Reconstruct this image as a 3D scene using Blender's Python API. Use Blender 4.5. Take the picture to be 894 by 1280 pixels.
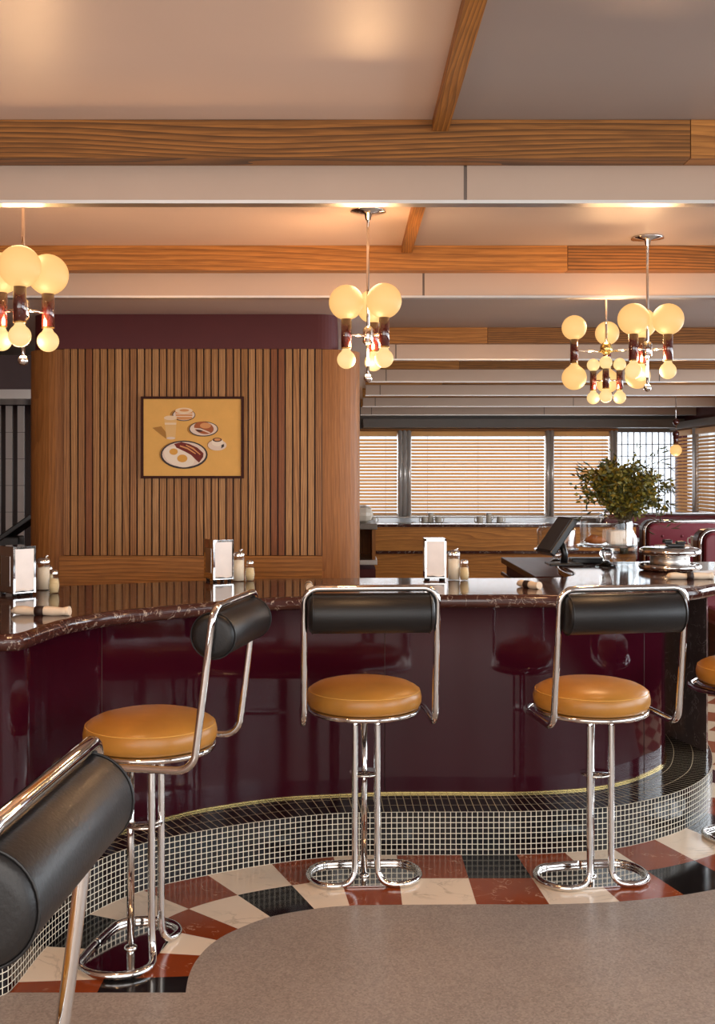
import bpy, bmesh, math, random
from mathutils import Vector, Matrix, Euler
random.seed(7)
PI = math.pi
for o in list(bpy.data.objects): bpy.data.objects.remove(o)
SC = bpy.context.scene
COL = SC.collection

# ------------------------------------------------------------------ camera, world, light, exposure
F, VX, VY, H = 1360.0, 433.0, 590.0, 1.5
cam_d = bpy.data.cameras.new('camera'); cam = bpy.data.objects.new('camera', cam_d); COL.objects.link(cam)
cam.location = (0, 0, H); cam.rotation_euler = (PI/2, 0, 0)
cam_d.sensor_fit = 'VERTICAL'; cam_d.sensor_height = 36.0; cam_d.sensor_width = 36.0
cam_d.lens = 36.0*F/1280.0
cam_d.shift_x = (447-VX)/1280.0
cam_d.shift_y = -(640-VY)/1280.0
cam_d.clip_start = 0.05; cam_d.clip_end = 200
SC.camera = cam
SC.view_settings.view_transform = 'Standard'; SC.view_settings.look = 'None'
SC.view_settings.gamma = 1.0; SC.view_settings.use_curve_mapping = False
SC.view_settings.exposure = 0.0
W = bpy.data.worlds.new('world'); SC.world = W; W.use_nodes = True
bg = W.node_tree.nodes['Background']; bg.inputs['Color'].default_value = (0.86, 0.92, 1.0, 1); bg.inputs['Strength'].default_value = 1.4

def area(name, loc, rot, sx, sy, power, col=(1, 1, 1)):
    d = bpy.data.lights.new(name, 'AREA'); d.shape = 'RECTANGLE'; d.size = sx; d.size_y = sy
    d.energy = power; d.color = col
    o = bpy.data.objects.new(name, d); COL.objects.link(o); o.location = loc; o.rotation_euler = rot
    return o
# daylight through the front windows behind the camera, through the far windows and the side windows, plus added fill lights
area('daylight_front', (0.0, -2.95, 1.3), (math.radians(106), 0, 0), 7.5, 1.9, 160, (1.0, 0.95, 0.89))
area('overhead_fill', (0.3, -0.7, 2.29), (0, 0, 0), 3.6, 2.2, 95, (1.0, 0.96, 0.91))  # unseen fill panel added overhead to brighten floor and stool tops
area('daylight_far', (1.6, 13.8, 1.5), (-PI/2, 0, 0), 8.0, 1.8, 120, (0.90, 0.95, 1.0))
area('daylight_side', (4.3, 1.4, 1.45), (0, PI/2, 0), 1.6, 7.2, 175, (0.95, 0.97, 1.0))
area('side_far_fill', (4.3, 7.4, 1.5), (0, PI/2, 0), 1.2, 3.6, 115, (0.95, 0.97, 1.0))  # fill added outside the far side opening to brighten the partition area

# ------------------------------------------------------------------ helpers
def P(x, y, Y):
    return ((x-VX)*Y/F, Y, H-(y-VY)*Y/F)

class NT:
    def __init__(s, name):
        s.m = bpy.data.materials.new(name); s.m.use_nodes = True
        s.t = s.m.node_tree; s.b = s.t.nodes['Principled BSDF']; s.out = s.t.nodes['Material Output']
    def n(s, typ, ins=None, **kw):
        nd = s.t.nodes.new(typ)
        for k, v in kw.items(): setattr(nd, k, v)
        for k, v in (ins or {}).items(): s.set(nd.inputs[k], v)
        return nd
    def set(s, sock, v):
        if isinstance(v, bpy.types.NodeSocket): s.t.links.new(v, sock)
        elif isinstance(v, bpy.types.Node): s.t.links.new(v.outputs[0], sock)
        else:
            if isinstance(v, tuple) and len(v) == 3 and sock.type == 'RGBA': v = (*v, 1)
            sock.default_value = v
    def p(s, **kw):
        for k, v in kw.items(): s.set(s.b.inputs[k.replace('_', ' ')], v)
    def math(s, op, a, b=0.0, c=None):
        nd = s.n('ShaderNodeMath', {0: a, 1: b}, operation=op)
        if c is not None: s.set(nd.inputs[2], c)
        return nd.outputs[0]
    def ramp(s, fac, stops, interp='LINEAR'):
        nd = s.n('ShaderNodeValToRGB', {'Fac': fac}); cr = nd.color_ramp; cr.interpolation = interp
        while len(cr.elements) < len(stops): cr.elements.new(0.5)
        for e, (pos, c) in zip(cr.elements, stops):
            e.position = pos; e.color = (*c, 1) if len(c) == 3 else c
        return nd.outputs[0]
    def mix(s, f, a, b, mode='MIX'):
        nd = s.n('ShaderNodeMix', data_type='RGBA', blend_type=mode)
        s.set(nd.inputs[0], f); s.set(nd.inputs[6], a); s.set(nd.inputs[7], b)
        return nd.outputs[2]
    def coord(s, scale=(1, 1, 1), which='Object', rot=(0, 0, 0), loc=(0, 0, 0)):
        tc = s.n('ShaderNodeTexCoord')
        mp = s.n('ShaderNodeMapping', {'Vector': tc.outputs[which], 'Scale': scale, 'Rotation': rot, 'Location': loc})
        return mp.outputs[0]
    def noise(s, vec, scale=5, detail=4, rough=0.5, dist=0.0):
        return s.n('ShaderNodeTexNoise', {'Vector': vec, 'Scale': scale, 'Detail': detail, 'Roughness': rough, 'Distortion': dist}).outputs[0]
    def bump(s, h, strength=0.2, dist=0.01):
        return s.n('ShaderNodeBump', {'Height': h, 'Strength': strength, 'Distance': dist}).outputs[0]

def srgb(r, g, b):
    f = lambda c: (c/255/12.92) if c/255 <= 0.04045 else ((c/255+0.055)/1.055)**2.4
    return (f(r), f(g), f(b))

def plain(name, col, rough=0.5, metal=0.0, **kw):
    t = NT(name); t.p(Base_Color=col, Roughness=rough, Metallic=metal, **kw); return t.m

def soft(name, col, rough=0.5, var=0.12, scale=9, bump=0.0, coat=0.0, metal=0.0, spec=0.5):
    t = NT(name); v = t.coord()
    n = t.noise(v, scale, 5, 0.6)
    lo = tuple(c*(1-var) for c in col); hi = tuple(min(1, c*(1+var)) for c in col)
    t.p(Base_Color=t.ramp(n, [(0.25, lo), (0.75, hi)]), Roughness=rough, Metallic=metal, Specular_IOR_Level=spec)
    if coat: t.p(Coat_Weight=coat, Coat_Roughness=0.05)
    if bump: t.p(Normal=t.bump(t.noise(v, scale*12, 3), bump, 0.004))
    return t.m

def oak(name, axis, light, dark, freq=60.0, amp=3.0, rough=0.38, loc=(0, 0, 0), contrast=1.0):
    t = NT(name)
    sc = [5.0, 5.0, 5.0]; sc['xyz'.index(axis)] = 0.6
    v = t.coord(tuple(sc), loc=loc)
    n1 = t.noise(v, 1.0, 2, 0.45)
    sp = t.n('ShaderNodeSeparateXYZ', {0: t.coord((1, 1, 1), loc=loc)})
    ac = [i for i in range(3) if i != 'xyz'.index(axis)]
    if axis == 'x': ac = [2, 1]
    lin = t.math('ADD', sp.outputs[ac[0]], t.math('MULTIPLY', sp.outputs[ac[1]], 0.6))
    ph = t.math('ADD', t.math('MULTIPLY', lin, freq), t.math('MULTIPLY', n1, amp*5))
    ring = t.math('POWER', t.math('FRACT', ph), 1.8)
    sc2 = [190.0]*3; sc2['xyz'.index(axis)] = 7.0
    pores = t.noise(t.coord(tuple(sc2), loc=loc), 1.0, 2, 0.6)
    tone = t.noise(v, 0.8, 3, 0.5)
    c = t.mix(t.math('MULTIPLY', ring, 0.85*contrast), light, dark)
    c = t.mix(t.math('MULTIPLY', t.ramp(pores, [(0.42, (1, 1, 1)), (0.56, (0, 0, 0))]), 0.4), c, dark)
    c = t.mix(t.math('MULTIPLY', tone, 0.35), c, tuple(x*0.62 for x in light))
    t.p(Base_Color=c, Roughness=t.math('ADD', t.math('MULTIPLY', tone, 0.1), rough+0.05), Specular_IOR_Level=0.3, Normal=t.bump(pores, 0.06, 0.002))
    return t.m

M = {}
OL, OD = srgb(190, 126, 60), srgb(92, 50, 16)
M['oak_x'] = oak('oak_along_x', 'x', OL, OD, 55, 1.6, contrast=0.8)
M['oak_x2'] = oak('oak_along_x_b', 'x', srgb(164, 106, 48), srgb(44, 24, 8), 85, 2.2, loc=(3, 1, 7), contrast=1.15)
M['oak_y'] = oak('oak_along_y', 'y', srgb(186, 122, 54), srgb(84, 46, 16), 110, 3.0)
M['oak_z'] = oak('oak_upright', 'z', srgb(172, 112, 58), srgb(112, 66, 28), 40, 2.4, contrast=0.55)
for i, (l, d) in enumerate([((190, 136, 82), (108, 66, 32)), ((176, 120, 70), (94, 54, 26)), ((204, 152, 98), (112, 70, 36)), ((154, 92, 50), (92, 48, 24)), ((188, 130, 70), (62, 34, 16))]):
    M['slat%d' % i] = oak('oak_slat_%d' % i, 'z', srgb(*l), srgb(*d), 60+25*i, 1.6+0.5*i, loc=(i*3.7, 0, i*2.1), contrast=1.0)
M['oak_front'] = oak('oak_front_x', 'x', srgb(206, 134, 60), srgb(120, 66, 24), 28, 1.6, contrast=0.8)
M['darkwood'] = oak('mahogany', 'y', srgb(92, 40, 22), srgb(44, 16, 10), 40, 2.0, rough=0.25)
M['gap'] = plain('dark_gap', srgb(46, 20, 16), 0.6)

def lacquer(name, col, rough, metal=0.0):
    t = NT(name); v = t.coord((3, 3, 3)); n = t.noise(v, 1.2, 3)
    t.p(Base_Color=t.mix(n, tuple(c*0.94 for c in col), tuple(min(1, c*1.05) for c in col)), Roughness=rough, Specular_IOR_Level=0.5, Metallic=metal)
    return t.m
M['panel'] = lacquer('satin_ceiling_panel', srgb(226, 200, 182), 0.36)
M['panel_grey'] = lacquer('satin_grey_ceiling_panel', srgb(158, 146, 140), 0.36)
M['fascia'] = lacquer('satin_fascia_panel', srgb(180, 156, 138), 0.4, 0.4)
M['chrome'] = plain('chrome', (0.74, 0.72, 0.70), 0.05, 1.0)
M['steel'] = plain('brushed_steel', (0.62, 0.6, 0.58), 0.32, 1.0)
M['mullion'] = plain('satin_chrome', (0.88, 0.85, 0.81), 0.25, 0.35)
M['seam'] = plain('bronze_joint', (0.16, 0.12, 0.10), 0.35, 0.8)
M['brass'] = plain('brass', (0.75, 0.56, 0.22), 0.25, 1.0)
M['burg_gloss'] = (lambda t: (t.p(Base_Color=t.mix(t.noise(t.coord((2, 2, 2)), 1.5, 2), srgb(46, 7, 19), srgb(54, 9, 22)), Roughness=0.06, Specular_IOR_Level=0.34), t.m)[1])(NT('burgundy_gloss_laminate'))
M['burg_matte'] = soft('burgundy_paint', srgb(84, 22, 26), 0.6, 0.06)
M['burg_vinyl'] = soft('burgundy_vinyl', srgb(114, 30, 42), 0.3, 0.1)
M['leather_black'] = soft('black_leather', srgb(22, 20, 20), 0.42, 0.15, 14, 0.12, spec=0.42)
M['leather_tan'] = soft('tan_leather', srgb(178, 122, 50), 0.33, 0.13, 7, 0.06)
M['thread'] = plain('tan_thread', srgb(214, 160, 76), 0.6)

def marble(name, base, base2, vein, vscale, width, rough, amount=1.0, mask=(0.45, 0.62)):
    t = NT(name); v = t.coord()
    w = t.noise(v, vscale*0.8, 4, 0.6)
    warp = t.n('ShaderNodeTexNoise', {'Vector': v, 'Scale': vscale, 'Detail': 5, 'Roughness': 0.55, 'Distortion': 1.6}).outputs[0]
    r = t.math('ABSOLUTE', t.math('SUBTRACT', warp, 0.5))
    line = t.ramp(r, [(0.0, (1, 1, 1)), (width, (0, 0, 0))])
    mk = t.ramp(t.noise(v, vscale*1.7, 2), [(mask[0], (0, 0, 0)), (mask[1], (1, 1, 1))])
    f = t.math('MULTIPLY', t.math('MULTIPLY', line, mk), amount)
    c = t.mix(f, t.mix(w, base, base2), vein)
    t.p(Base_Color=c, Roughness=rough)
    return t.m
M['counter'] = marble('dark_red_marble', srgb(54, 30, 27), srgb(80, 46, 38), srgb(200, 184, 168), 17.0, 0.018, 0.09, 0.8, (0.46, 0.56))
M['pilaster'] = marble('grey_brown_marble', srgb(66, 54, 52), srgb(108, 94, 90), srgb(176, 164, 156), 9.0, 0.02, 0.12, 0.7)
M['t_red'] = marble('red_marble_tile', srgb(116, 46, 18), srgb(150, 70, 32), srgb(220, 176, 140), 6.0, 0.010, 0.16, 0.7, (0.52, 0.6))
M['t_white'] = marble('cream_marble_tile', srgb(226, 204, 178), srgb(238, 220, 198), srgb(168, 146, 124), 4.0, 0.03, 0.18, 0.55)
M['t_black'] = marble('black_marble_tile', srgb(18, 16, 16), srgb(30, 27, 27), srgb(90, 84, 80), 6.0, 0.006, 0.1, 0.5)

def terrazzo():
    t = NT('grey_beige_terrazzo'); v = t.coord()
    vo = t.n('ShaderNodeTexVoronoi', {'Vector': v, 'Scale': 170.0})
    sp = t.ramp(vo.outputs['Color'], [(0.0, srgb(110, 97, 88)), (0.5, srgb(150, 136, 125)), (1.0, srgb(180, 166, 152))])
    big = t.noise(v, 2.5, 4, 0.6)
    t.p(Base_Color=t.mix(0.45, sp, t.ramp(big, [(0.3, srgb(142, 128, 118)), (0.7, srgb(162, 148, 138))])), Roughness=0.36, Specular_IOR_Level=0.35)
    return t.m
M['terrazzo'] = terrazzo()

def mosaic(name, pitch, grout_w, tile, grout, pitch_v=None):
    t = NT(name)
    tc = t.n('ShaderNodeTexCoord'); s = t.n('ShaderNodeSeparateXYZ', {0: tc.outputs['UV']})
    def ax(o):
        pt_ = pitch if o == 0 else (pitch_v or pitch)
        f = t.math('FRACT', t.math('DIVIDE', s.outputs[o], pt_))
        return t.math('MULTIPLY', t.math('MINIMUM', f, t.math('SUBTRACT', 1.0, f)), pt_)
    d = t.math('MINIMUM', ax(0), ax(1))
    g = t.math('LESS_THAN', d, grout_w/2)
    rn = t.noise(t.coord((40, 40, 40)), 1.2, 1)
    t.p(Base_Color=t.mix(g, t.mix(rn, tuple(c*0.7 for c in tile), tuple(c*1.3 for c in tile)), grout),
        Roughness=t.math('ADD', t.math('MULTIPLY', g, 0.5), 0.14),
        Normal=t.bump(t.math('SUBTRACT', 1.0, g), 0.25, 0.002), Specular_IOR_Level=0.4)
    return t.m
M['mosaic'] = mosaic('black_mosaic', 0.0211, 0.0030, srgb(14, 12, 14), srgb(226, 216, 196))
M['mosaic_top'] = mosaic('black_mosaic_tread', 0.03, 0.0030, srgb(16, 14, 15), srgb(176, 162, 132), 0.0867)

def far_checker():
    t = NT('far_checker_floor')
    ck = t.n('ShaderNodeTexChecker', {'Vector': t.coord((1, 1, 1), rot=(0, 0, 0.62)), 'Scale': 4.0, 'Color1': (*srgb(160, 92, 66), 1), 'Color2': (*srgb(226, 196, 164), 1)})
    t.p(Base_Color=ck.outputs[0], Roughness=0.2); return t.m
M['far_floor'] = far_checker()

def globe_mat(name, col, edge, s):
    t = NT(name)
    lw = t.n('ShaderNodeLayerWeight', {'Blend': 0.35})
    c = t.mix(lw.outputs['Facing'], col, edge)
    t.p(Base_Color=(0.04, 0.03, 0.02), Roughness=0.5, Specular_IOR_Level=0.25, Emission_Color=c, Emission_Strength=s)
    return t.m
M['globe'] = globe_mat('opal_glass_globe_lit', (1.0, 0.60, 0.22), (0.86, 0.42, 0.12), 1.06)
M['bulb'] = globe_mat('opal_bulb_lit', (1.0, 0.72, 0.33), (1.0, 0.58, 0.2), 1.05)
M['brown_cup'] = plain('oxblood_enamel', srgb(74, 26, 20), 0.14, 0.0, Coat_Weight=1.0)
M['white_cer'] = soft('white_ceramic', srgb(226, 216, 200), 0.25, 0.04)
M['napkin'] = soft('white_paper_napkin', srgb(246, 242, 240), 0.8, 0.04, 20, 0.05)
M['linen'] = soft('cream_linen', srgb(232, 214, 190), 0.85, 0.07, 30, 0.3)
M['band'] = plain('brown_paper_band', srgb(46, 28, 22), 0.6)
M['sugar'] = soft('sugar', srgb(236, 224, 202), 0.8, 0.05, 60)
M['pepper'] = soft('salt_grains', srgb(226, 206, 160), 0.8, 0.08, 60)
M['black_pl'] = soft('black_plastic', srgb(26, 26, 28), 0.3, 0.1)
M['screen'] = plain('dark_screen', srgb(60, 60, 64), 0.12)
M['wall'] = soft('warm_painted_wall', srgb(120, 84, 62), 0.6, 0.05, 2)
M['trim_grey'] = soft('grey_trim', srgb(116, 106, 96), 0.35, 0.05, 3)
def blindmat(name):
    t = NT(name); n = t.noise(t.coord((1, 1, 40)), 2.0, 3)
    col = t.mix(n, srgb(240, 208, 160), srgb(226, 188, 138)); t.p(Base_Color=col, Roughness=0.4)
    tl = t.n('ShaderNodeBsdfTranslucent', {'Color': col}); mx = t.n('ShaderNodeMixShader', {0: 0.6, 1: t.b.outputs[0], 2: tl.outputs[0]})
    t.t.links.new(mx.outputs[0], t.out.inputs['Surface']); return t.m
M['blind'] = blindmat('blind_wood')
M['blind_y'] = M['blind']
M['tile_white'] = soft('white_wall_tile', srgb(214, 204, 198), 0.15, 0.05)
M['tile_dark'] = soft('dark_wall_tile', srgb(44, 30, 30), 0.15, 0.1)
M['soffit'] = soft('plum_soffit', srgb(92, 72, 76), 0.4, 0.06)

def clear(name, tint, fac):
    t = NT(name)
    tr = t.n('ShaderNodeBsdfTransparent', {'Color': tint}); gl = t.n('ShaderNodeBsdfGlossy', {'Color': (1, 1, 1), 'Roughness': 0.02})
    lw = t.n('ShaderNodeLayerWeight', {'Blend': fac})
    mx = t.n('ShaderNodeMixShader', {0: t.math('MINIMUM', t.math('MULTIPLY', lw.outputs['Fresnel'], 1.0), 0.28), 1: tr.outputs[0], 2: gl.outputs[0]})
    t.t.links.new(mx.outputs[0], t.out.inputs['Surface']); return t.m
M['pane'] = clear('window_pane', (0.95, 0.97, 0.98), 0.12)
M['glass'] = clear('clear_glassware', (0.95, 0.95, 0.94), 0.22)
M['solid_glass'] = plain('solid_glass', (0.97, 0.97, 0.96), 0.0, 0.0, Transmission_Weight=1.0, IOR=1.45)
def frosted():
    t = NT('frosted_pane')
    a = t.n('ShaderNodeBsdfTranslucent', {'Color': (0.92, 0.94, 0.96)}); b = t.n('ShaderNodeBsdfTransparent', {'Color': (0.92, 0.95, 0.97)})
    mx = t.n('ShaderNodeMixShader', {0: 0.6, 1: a.outputs[0], 2: b.outputs[0]})
    t.t.links.new(mx.outputs[0], t.out.inputs['Surface']); return t.m
M['frosted'] = frosted()

class MB:
    """collects shapes into one mesh"""
    def __init__(s): s.bm = bmesh.new(); s.uv = s.bm.loops.layers.uv.new('UVMap'); s.mi = 0
    def _f(s, vs, sm=False):
        try: f = s.bm.faces.new(vs)
        except ValueError: return None
        f.material_index = s.mi; f.smooth = sm; return f
    def box(s, x0, x1, y0, y1, z0, z1, mat=None, bev=0.0):
        tmp = bmesh.new(); bmesh.ops.create_cube(tmp, size=1)
        for v in tmp.verts: v.co = Vector(((x0+x1)/2+v.co.x*(x1-x0), (y0+y1)/2+v.co.y*(y1-y0), (z0+z1)/2+v.co.z*(z1-z0)))
        if bev: bmesh.ops.bevel(tmp, geom=list(tmp.edges), offset=bev, segments=2, affect='EDGES', profile=0.5)
        s.merge(tmp, mat); return s
    def merge(s, tmp, mat=None, smooth=False):
        d = {}
        for v in tmp.verts: d[v] = s.bm.verts.new(mat @ v.co if mat is not None else v.co)
        for f in tmp.faces:
            s._f([d[v] for v in f.verts], smooth)
        tmp.free()
    def tube(s, pts, r, n=12, caps=True, closed=False):
        pts = [Vector(p) for p in pts]; N = len(pts); rings = []; up = None
        for i, p in enumerate(pts):
            if closed: d = pts[(i+1) % N]-pts[i-1]
            else: d = pts[min(i+1, N-1)]-pts[max(i-1, 0)]
            d.normalize()
            if up is None:
                a = Vector((0, 0, 1)) if abs(d.z) < 0.9 else Vector((0, 1, 0)); up = (a-d*a.dot(d)).normalized()
            else:
                up = (up-d*up.dot(d)); up.normalize()
            q = d.cross(up); rr = r[i] if isinstance(r, (list, tuple)) else r
            rings.append([s.bm.verts.new(p+(up*math.cos(2*PI*k/n)+q*math.sin(2*PI*k/n))*rr) for k in range(n)])
        for i in range(N if closed else N-1):
            A, B = rings[i], rings[(i+1) % N]
            for k in range(n): s._f([A[k], A[(k+1) % n], B[(k+1) % n], B[k]], True)
        if caps and not closed: s._f(rings[0][::-1]); s._f(rings[-1])
        return s
    def lathe(s, prof, c=(0, 0, 0), n=28, axis='z', smooth=True):
        c = Vector(c); rings = []
        for r, z in prof:
            if r < 1e-5: rings.append([s.bm.verts.new(c+s._ax(0, 0, z, axis))])
            else: rings.append([s.bm.verts.new(c+s._ax(r*math.cos(2*PI*k/n), r*math.sin(2*PI*k/n), z, axis)) for k in range(n)])
        for A, B in zip(rings, rings[1:]):
            for k in range(n):
                k2 = (k+1) % n
                if len(A) == 1 and len(B) == 1: continue
                if len(A) == 1: s._f([A[0], B[k2], B[k]], smooth)
                elif len(B) == 1: s._f([A[k], A[k2], B[0]], smooth)
                else: s._f([A[k], A[k2], B[k2], B[k]], smooth)
        return s
    def _ax(s, a, b, z, axis):
        return Vector((a, b, z)) if axis == 'z' else (Vector((z, a, b)) if axis == 'x' else Vector((b, z, a)))
    def ball(s, c, r, n=24, m=14, sz=1.0):
        return s.lathe([(r*math.sin(PI*i/m), -r*sz*math.cos(PI*i/m)) for i in range(m+1)], c, n)
    def prism(s, poly, z0, z1, bev=0.0, seg=4):
        tmp = bmesh.new(); vs = [tmp.verts.new((x, y, z1)) for x, y in poly]; f = tmp.faces.new(vs)
        r = bmesh.ops.extrude_face_region(tmp, geom=[f])
        for g in r['geom']:
            if isinstance(g, bmesh.types.BMVert): g.co.z = z0
        tmp.normal_update(); bmesh.ops.recalc_face_normals(tmp, faces=list(tmp.faces))
        if bev:
            es = [e for e in tmp.edges if abs(e.verts[0].co.z-e.verts[1].co.z) < 1e-6]
            bmesh.ops.bevel(tmp, geom=es, offset=bev, segments=seg, affect='EDGES', profile=0.5)
        for f in tmp.faces: f.smooth = False
        s.merge(tmp); return s
    def strip(s, A, B, ua=None, v=(0, 1), smooth=True, mi=None):
        """quads between two polylines, UV = (ua, v)"""
        if mi is not None: s.mi = mi
        va = [s.bm.verts.new(p) for p in A]; vb = [s.bm.verts.new(p) for p in B]
        for i in range(len(A)-1):
            f = s._f([va[i], va[i+1], vb[i+1], vb[i]], smooth)
            if f and ua:
                for l, uvv in zip(f.loops, ((ua[i], v[0]), (ua[i+1], v[0]), (ua[i+1], v[1]), (ua[i], v[1]))): l[s.uv].uv = uvv
        return s
    def build(s, name, mats, parent=None, loc=None, rot=None, autosmooth=None, recalc=True):
        if recalc: bmesh.ops.recalc_face_normals(s.bm, faces=list(s.bm.faces))
        me = bpy.data.meshes.new(name); s.bm.to_mesh(me); s.bm.free()
        for m in (mats if isinstance(mats, (list, tuple)) else [mats]): me.materials.append(m)
        o = bpy.data.objects.new(name, me); COL.objects.link(o)
        if parent: o.parent = parent
        if loc: o.location = loc
        if rot: o.rotation_euler = rot
        return o

def tag(o, label=None, cat=None, group=None, kind=None):
    if label: o['label'] = label
    if cat: o['category'] = cat
    if group: o['group'] = group
    if kind: o['kind'] = kind
    return o
def empty(name, loc=(0, 0, 0), rz=0.0):
    o = bpy.data.objects.new(name, None); COL.objects.link(o); o.location = loc; o.rotation_euler = (0, 0, rz); o.empty_display_size = 0.1
    return o
def thing(name, label, cat, loc=(0, 0, 0), rz=0.0, group=None): return tag(empty(name, loc, rz), label, cat, group)
def copy_tree(o, parent=None):
    c = o.copy(); COL.objects.link(c)
    if parent: c.parent = parent
    for ch in list(o.children): copy_tree(ch, c)
    return c
def struct(o, label=None): return tag(o, label, None, None, 'structure')

def spline(pts, n=10):
    pts = [Vector(p) for p in pts]; out = []
    for i in range(len(pts)-1):
        p0 = pts[max(i-1, 0)]; p1 = pts[i]; p2 = pts[i+1]; p3 = pts[min(i+2, len(pts)-1)]
        for k in range(n):
            t = k/n
            out.append(0.5*((2*p1)+(p2-p0)*t+(2*p0-5*p1+4*p2-p3)*t*t+(3*p1-p0-3*p2+p3)*t*t*t))
    out.append(pts[-1]); return out
def arclen(c):
    u = [0.0]
    for a, b in zip(c, c[1:]): u.append(u[-1]+(Vector(b)-Vector(a)).length)
    return u
def v3(p, z): return Vector((p[0], p[1], z))

# ------------------------------------------------------------------ floor
KB = [(-0.979, 3.0), (-0.965, 3.2), (-0.945, 3.44), (-0.87, 3.69), (-0.727, 3.90), (-0.515, 4.048), (-0.285, 4.163), (-0.05, 4.241),
      (0.197, 4.259), (0.451, 4.262), (0.667, 4.266), (0.862, 4.288), (1.063, 4.331), (1.26, 4.44), (1.436, 4.584), (1.591, 4.789), (1.69, 5.02), (1.76, 5.27), (1.80, 5.55)]
TB = [(-0.455, 3.05), (-0.469, 3.238), (-0.454, 3.377), (-0.415, 3.487), (-0.355, 3.573), (-0.256, 3.669), (-0.110, 3.736), (0.011, 3.764),
      (0.194, 3.771), (0.452, 3.775), (0.705, 3.775), (0.955, 3.80), (1.198, 3.86), (1.43, 3.965), (1.64, 4.12), (1.82, 4.30), (1.98, 4.52), (2.10, 4.78), (2.18, 5.05)]
NSUB = 8
kc, tcv = spline(KB, NSUB), spline(TB, NSUB)
CUT = 3.135
tbp = [p for p in tcv if p.y > CUT]
fl = MB(); poly = [(-2.6, -3.2), (4.0, -3.2), (4.0, 5.05), (2.18, 5.05)] + [(p.x, p.y) for p in reversed(tbp)] + [(-0.462, CUT), (-2.6, CUT)]
fl.prism(poly, -0.03, 0.0)
struct(fl.build('floor', M['terrazzo']), 'grey beige speckled terrazzo floor in front of the stools')
SEQ = [('r', 'k'), ('w', 'r'), ('k', 'w'), ('w', 'r'), ('r', 'w'), ('w', 'k'), ('r', 'w'), ('w', 'r'), ('r', 'w'), ('k', 'r'), ('r', 'w'), ('w', 'r'), ('r', 'k'),
       ('w', 'r'), ('k', 'w'), ('r', 'k'), ('w', 'r'), ('k', 'w')]
bd = MB(); IDX = {'r': 0, 'w': 1, 'k': 2}
for i, (a, b) in enumerate(SEQ):
    ks = kc[i*NSUB:(i+1)*NSUB+1]; ts = tcv[i*NSUB:(i+1)*NSUB+1]; ms = [(p+q)*0.5 for p, q in zip(ks, ts)]
    cl = (lambda p: (p.x, max(p.y, CUT))) if i < 2 else (lambda p: (p.x, p.y))
    zt = -0.0004
    bd.mi = IDX[a]; bd.strip([v3(cl(p), zt) for p in ks], [v3(cl(p), zt) for p in ms], smooth=False)
    bd.mi = IDX[b]; bd.strip([v3(cl(p), zt) for p in ms], [v3(cl(p), zt) for p in ts], smooth=False)
struct(bd.build('trim_1', [M['t_red'], M['t_white'], M['t_black']]), 'curved band of red, cream and black marble floor tiles along the step')
f2 = MB(); f2.box(-4.2, 4.2, -3.4, 13.4, -0.12, -0.032); struct(f2.build('floor', M['far_floor']), 'red and cream checker floor beyond the counter')

# ------------------------------------------------------------------ ceiling: trays, oak beams, hanging fascias
ZP, ZB, ZE = 2.32, 2.23, 2.14
YK = [2.595, 4.0, 6.23, 7.76, 9.14, 10.7, 12.28]
cl = MB(); cl.box(-4.2, 0.2185, -3.4, 13.4, ZP, ZP+0.1); cl.mi = 1; cl.box(0.2185, 4.2, -3.4, 13.4, ZP, ZP+0.1); struct(cl.build('ceiling', [M['panel'], M['panel_grey']]), 'satin beige ceiling panels')
tn = 2
XS = 0.80
for k, y in enumerate(YK):
    x0 = -4.0 if k < 2 else 0.16
    for a, b, mt in ((x0, XS, M['oak_x2' if k == 0 else 'oak_x']), (XS+0.002, 4.0, M['oak_x' if k == 0 else 'oak_x2'])):  # darker oak on first beam's left run: weaker lamplight put into the colour
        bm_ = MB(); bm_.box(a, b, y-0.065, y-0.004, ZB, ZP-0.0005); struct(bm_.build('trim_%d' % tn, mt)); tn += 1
    fa = MB()
    edges = [x0, 0.284-2.3, 0.284, 0.284+1.95, 4.0] if k < 2 else [x0, 0.284, 0.284+1.95, 4.0]
    for a, b in zip(edges, edges[1:]): fa.box(a+0.004, b-0.004, y, y+0.03, ZE+0.008, ZB+0.03)
    fa.mi = 2
    for e in edges[1:-1]: fa.box(e-0.0045, e+0.0045, y+0.003, y+0.028, ZE+0.008, ZB+0.03)
    fa.mi = 1
    fa.box(x0, 4.0, y-0.004, y+0.034, ZE, ZE+0.008)
    struct(fa.build('trim_%d' % tn, [M['fascia'], M['steel'], M['seam']])); tn += 1
prev = -3.0
for k, y in enumerate(YK[:4]):       # narrow oak joint strips running away between the beams
    for x in ((0.2, 2.2) if k < 2 else (2.2,)):
        b = MB(); b.box(x, x+0.037, prev+0.045, y-0.067, ZP-0.028, ZP-0.0005); struct(b.build('trim_%d' % tn, M['oak_y'])); tn += 1
    prev = y

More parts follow.
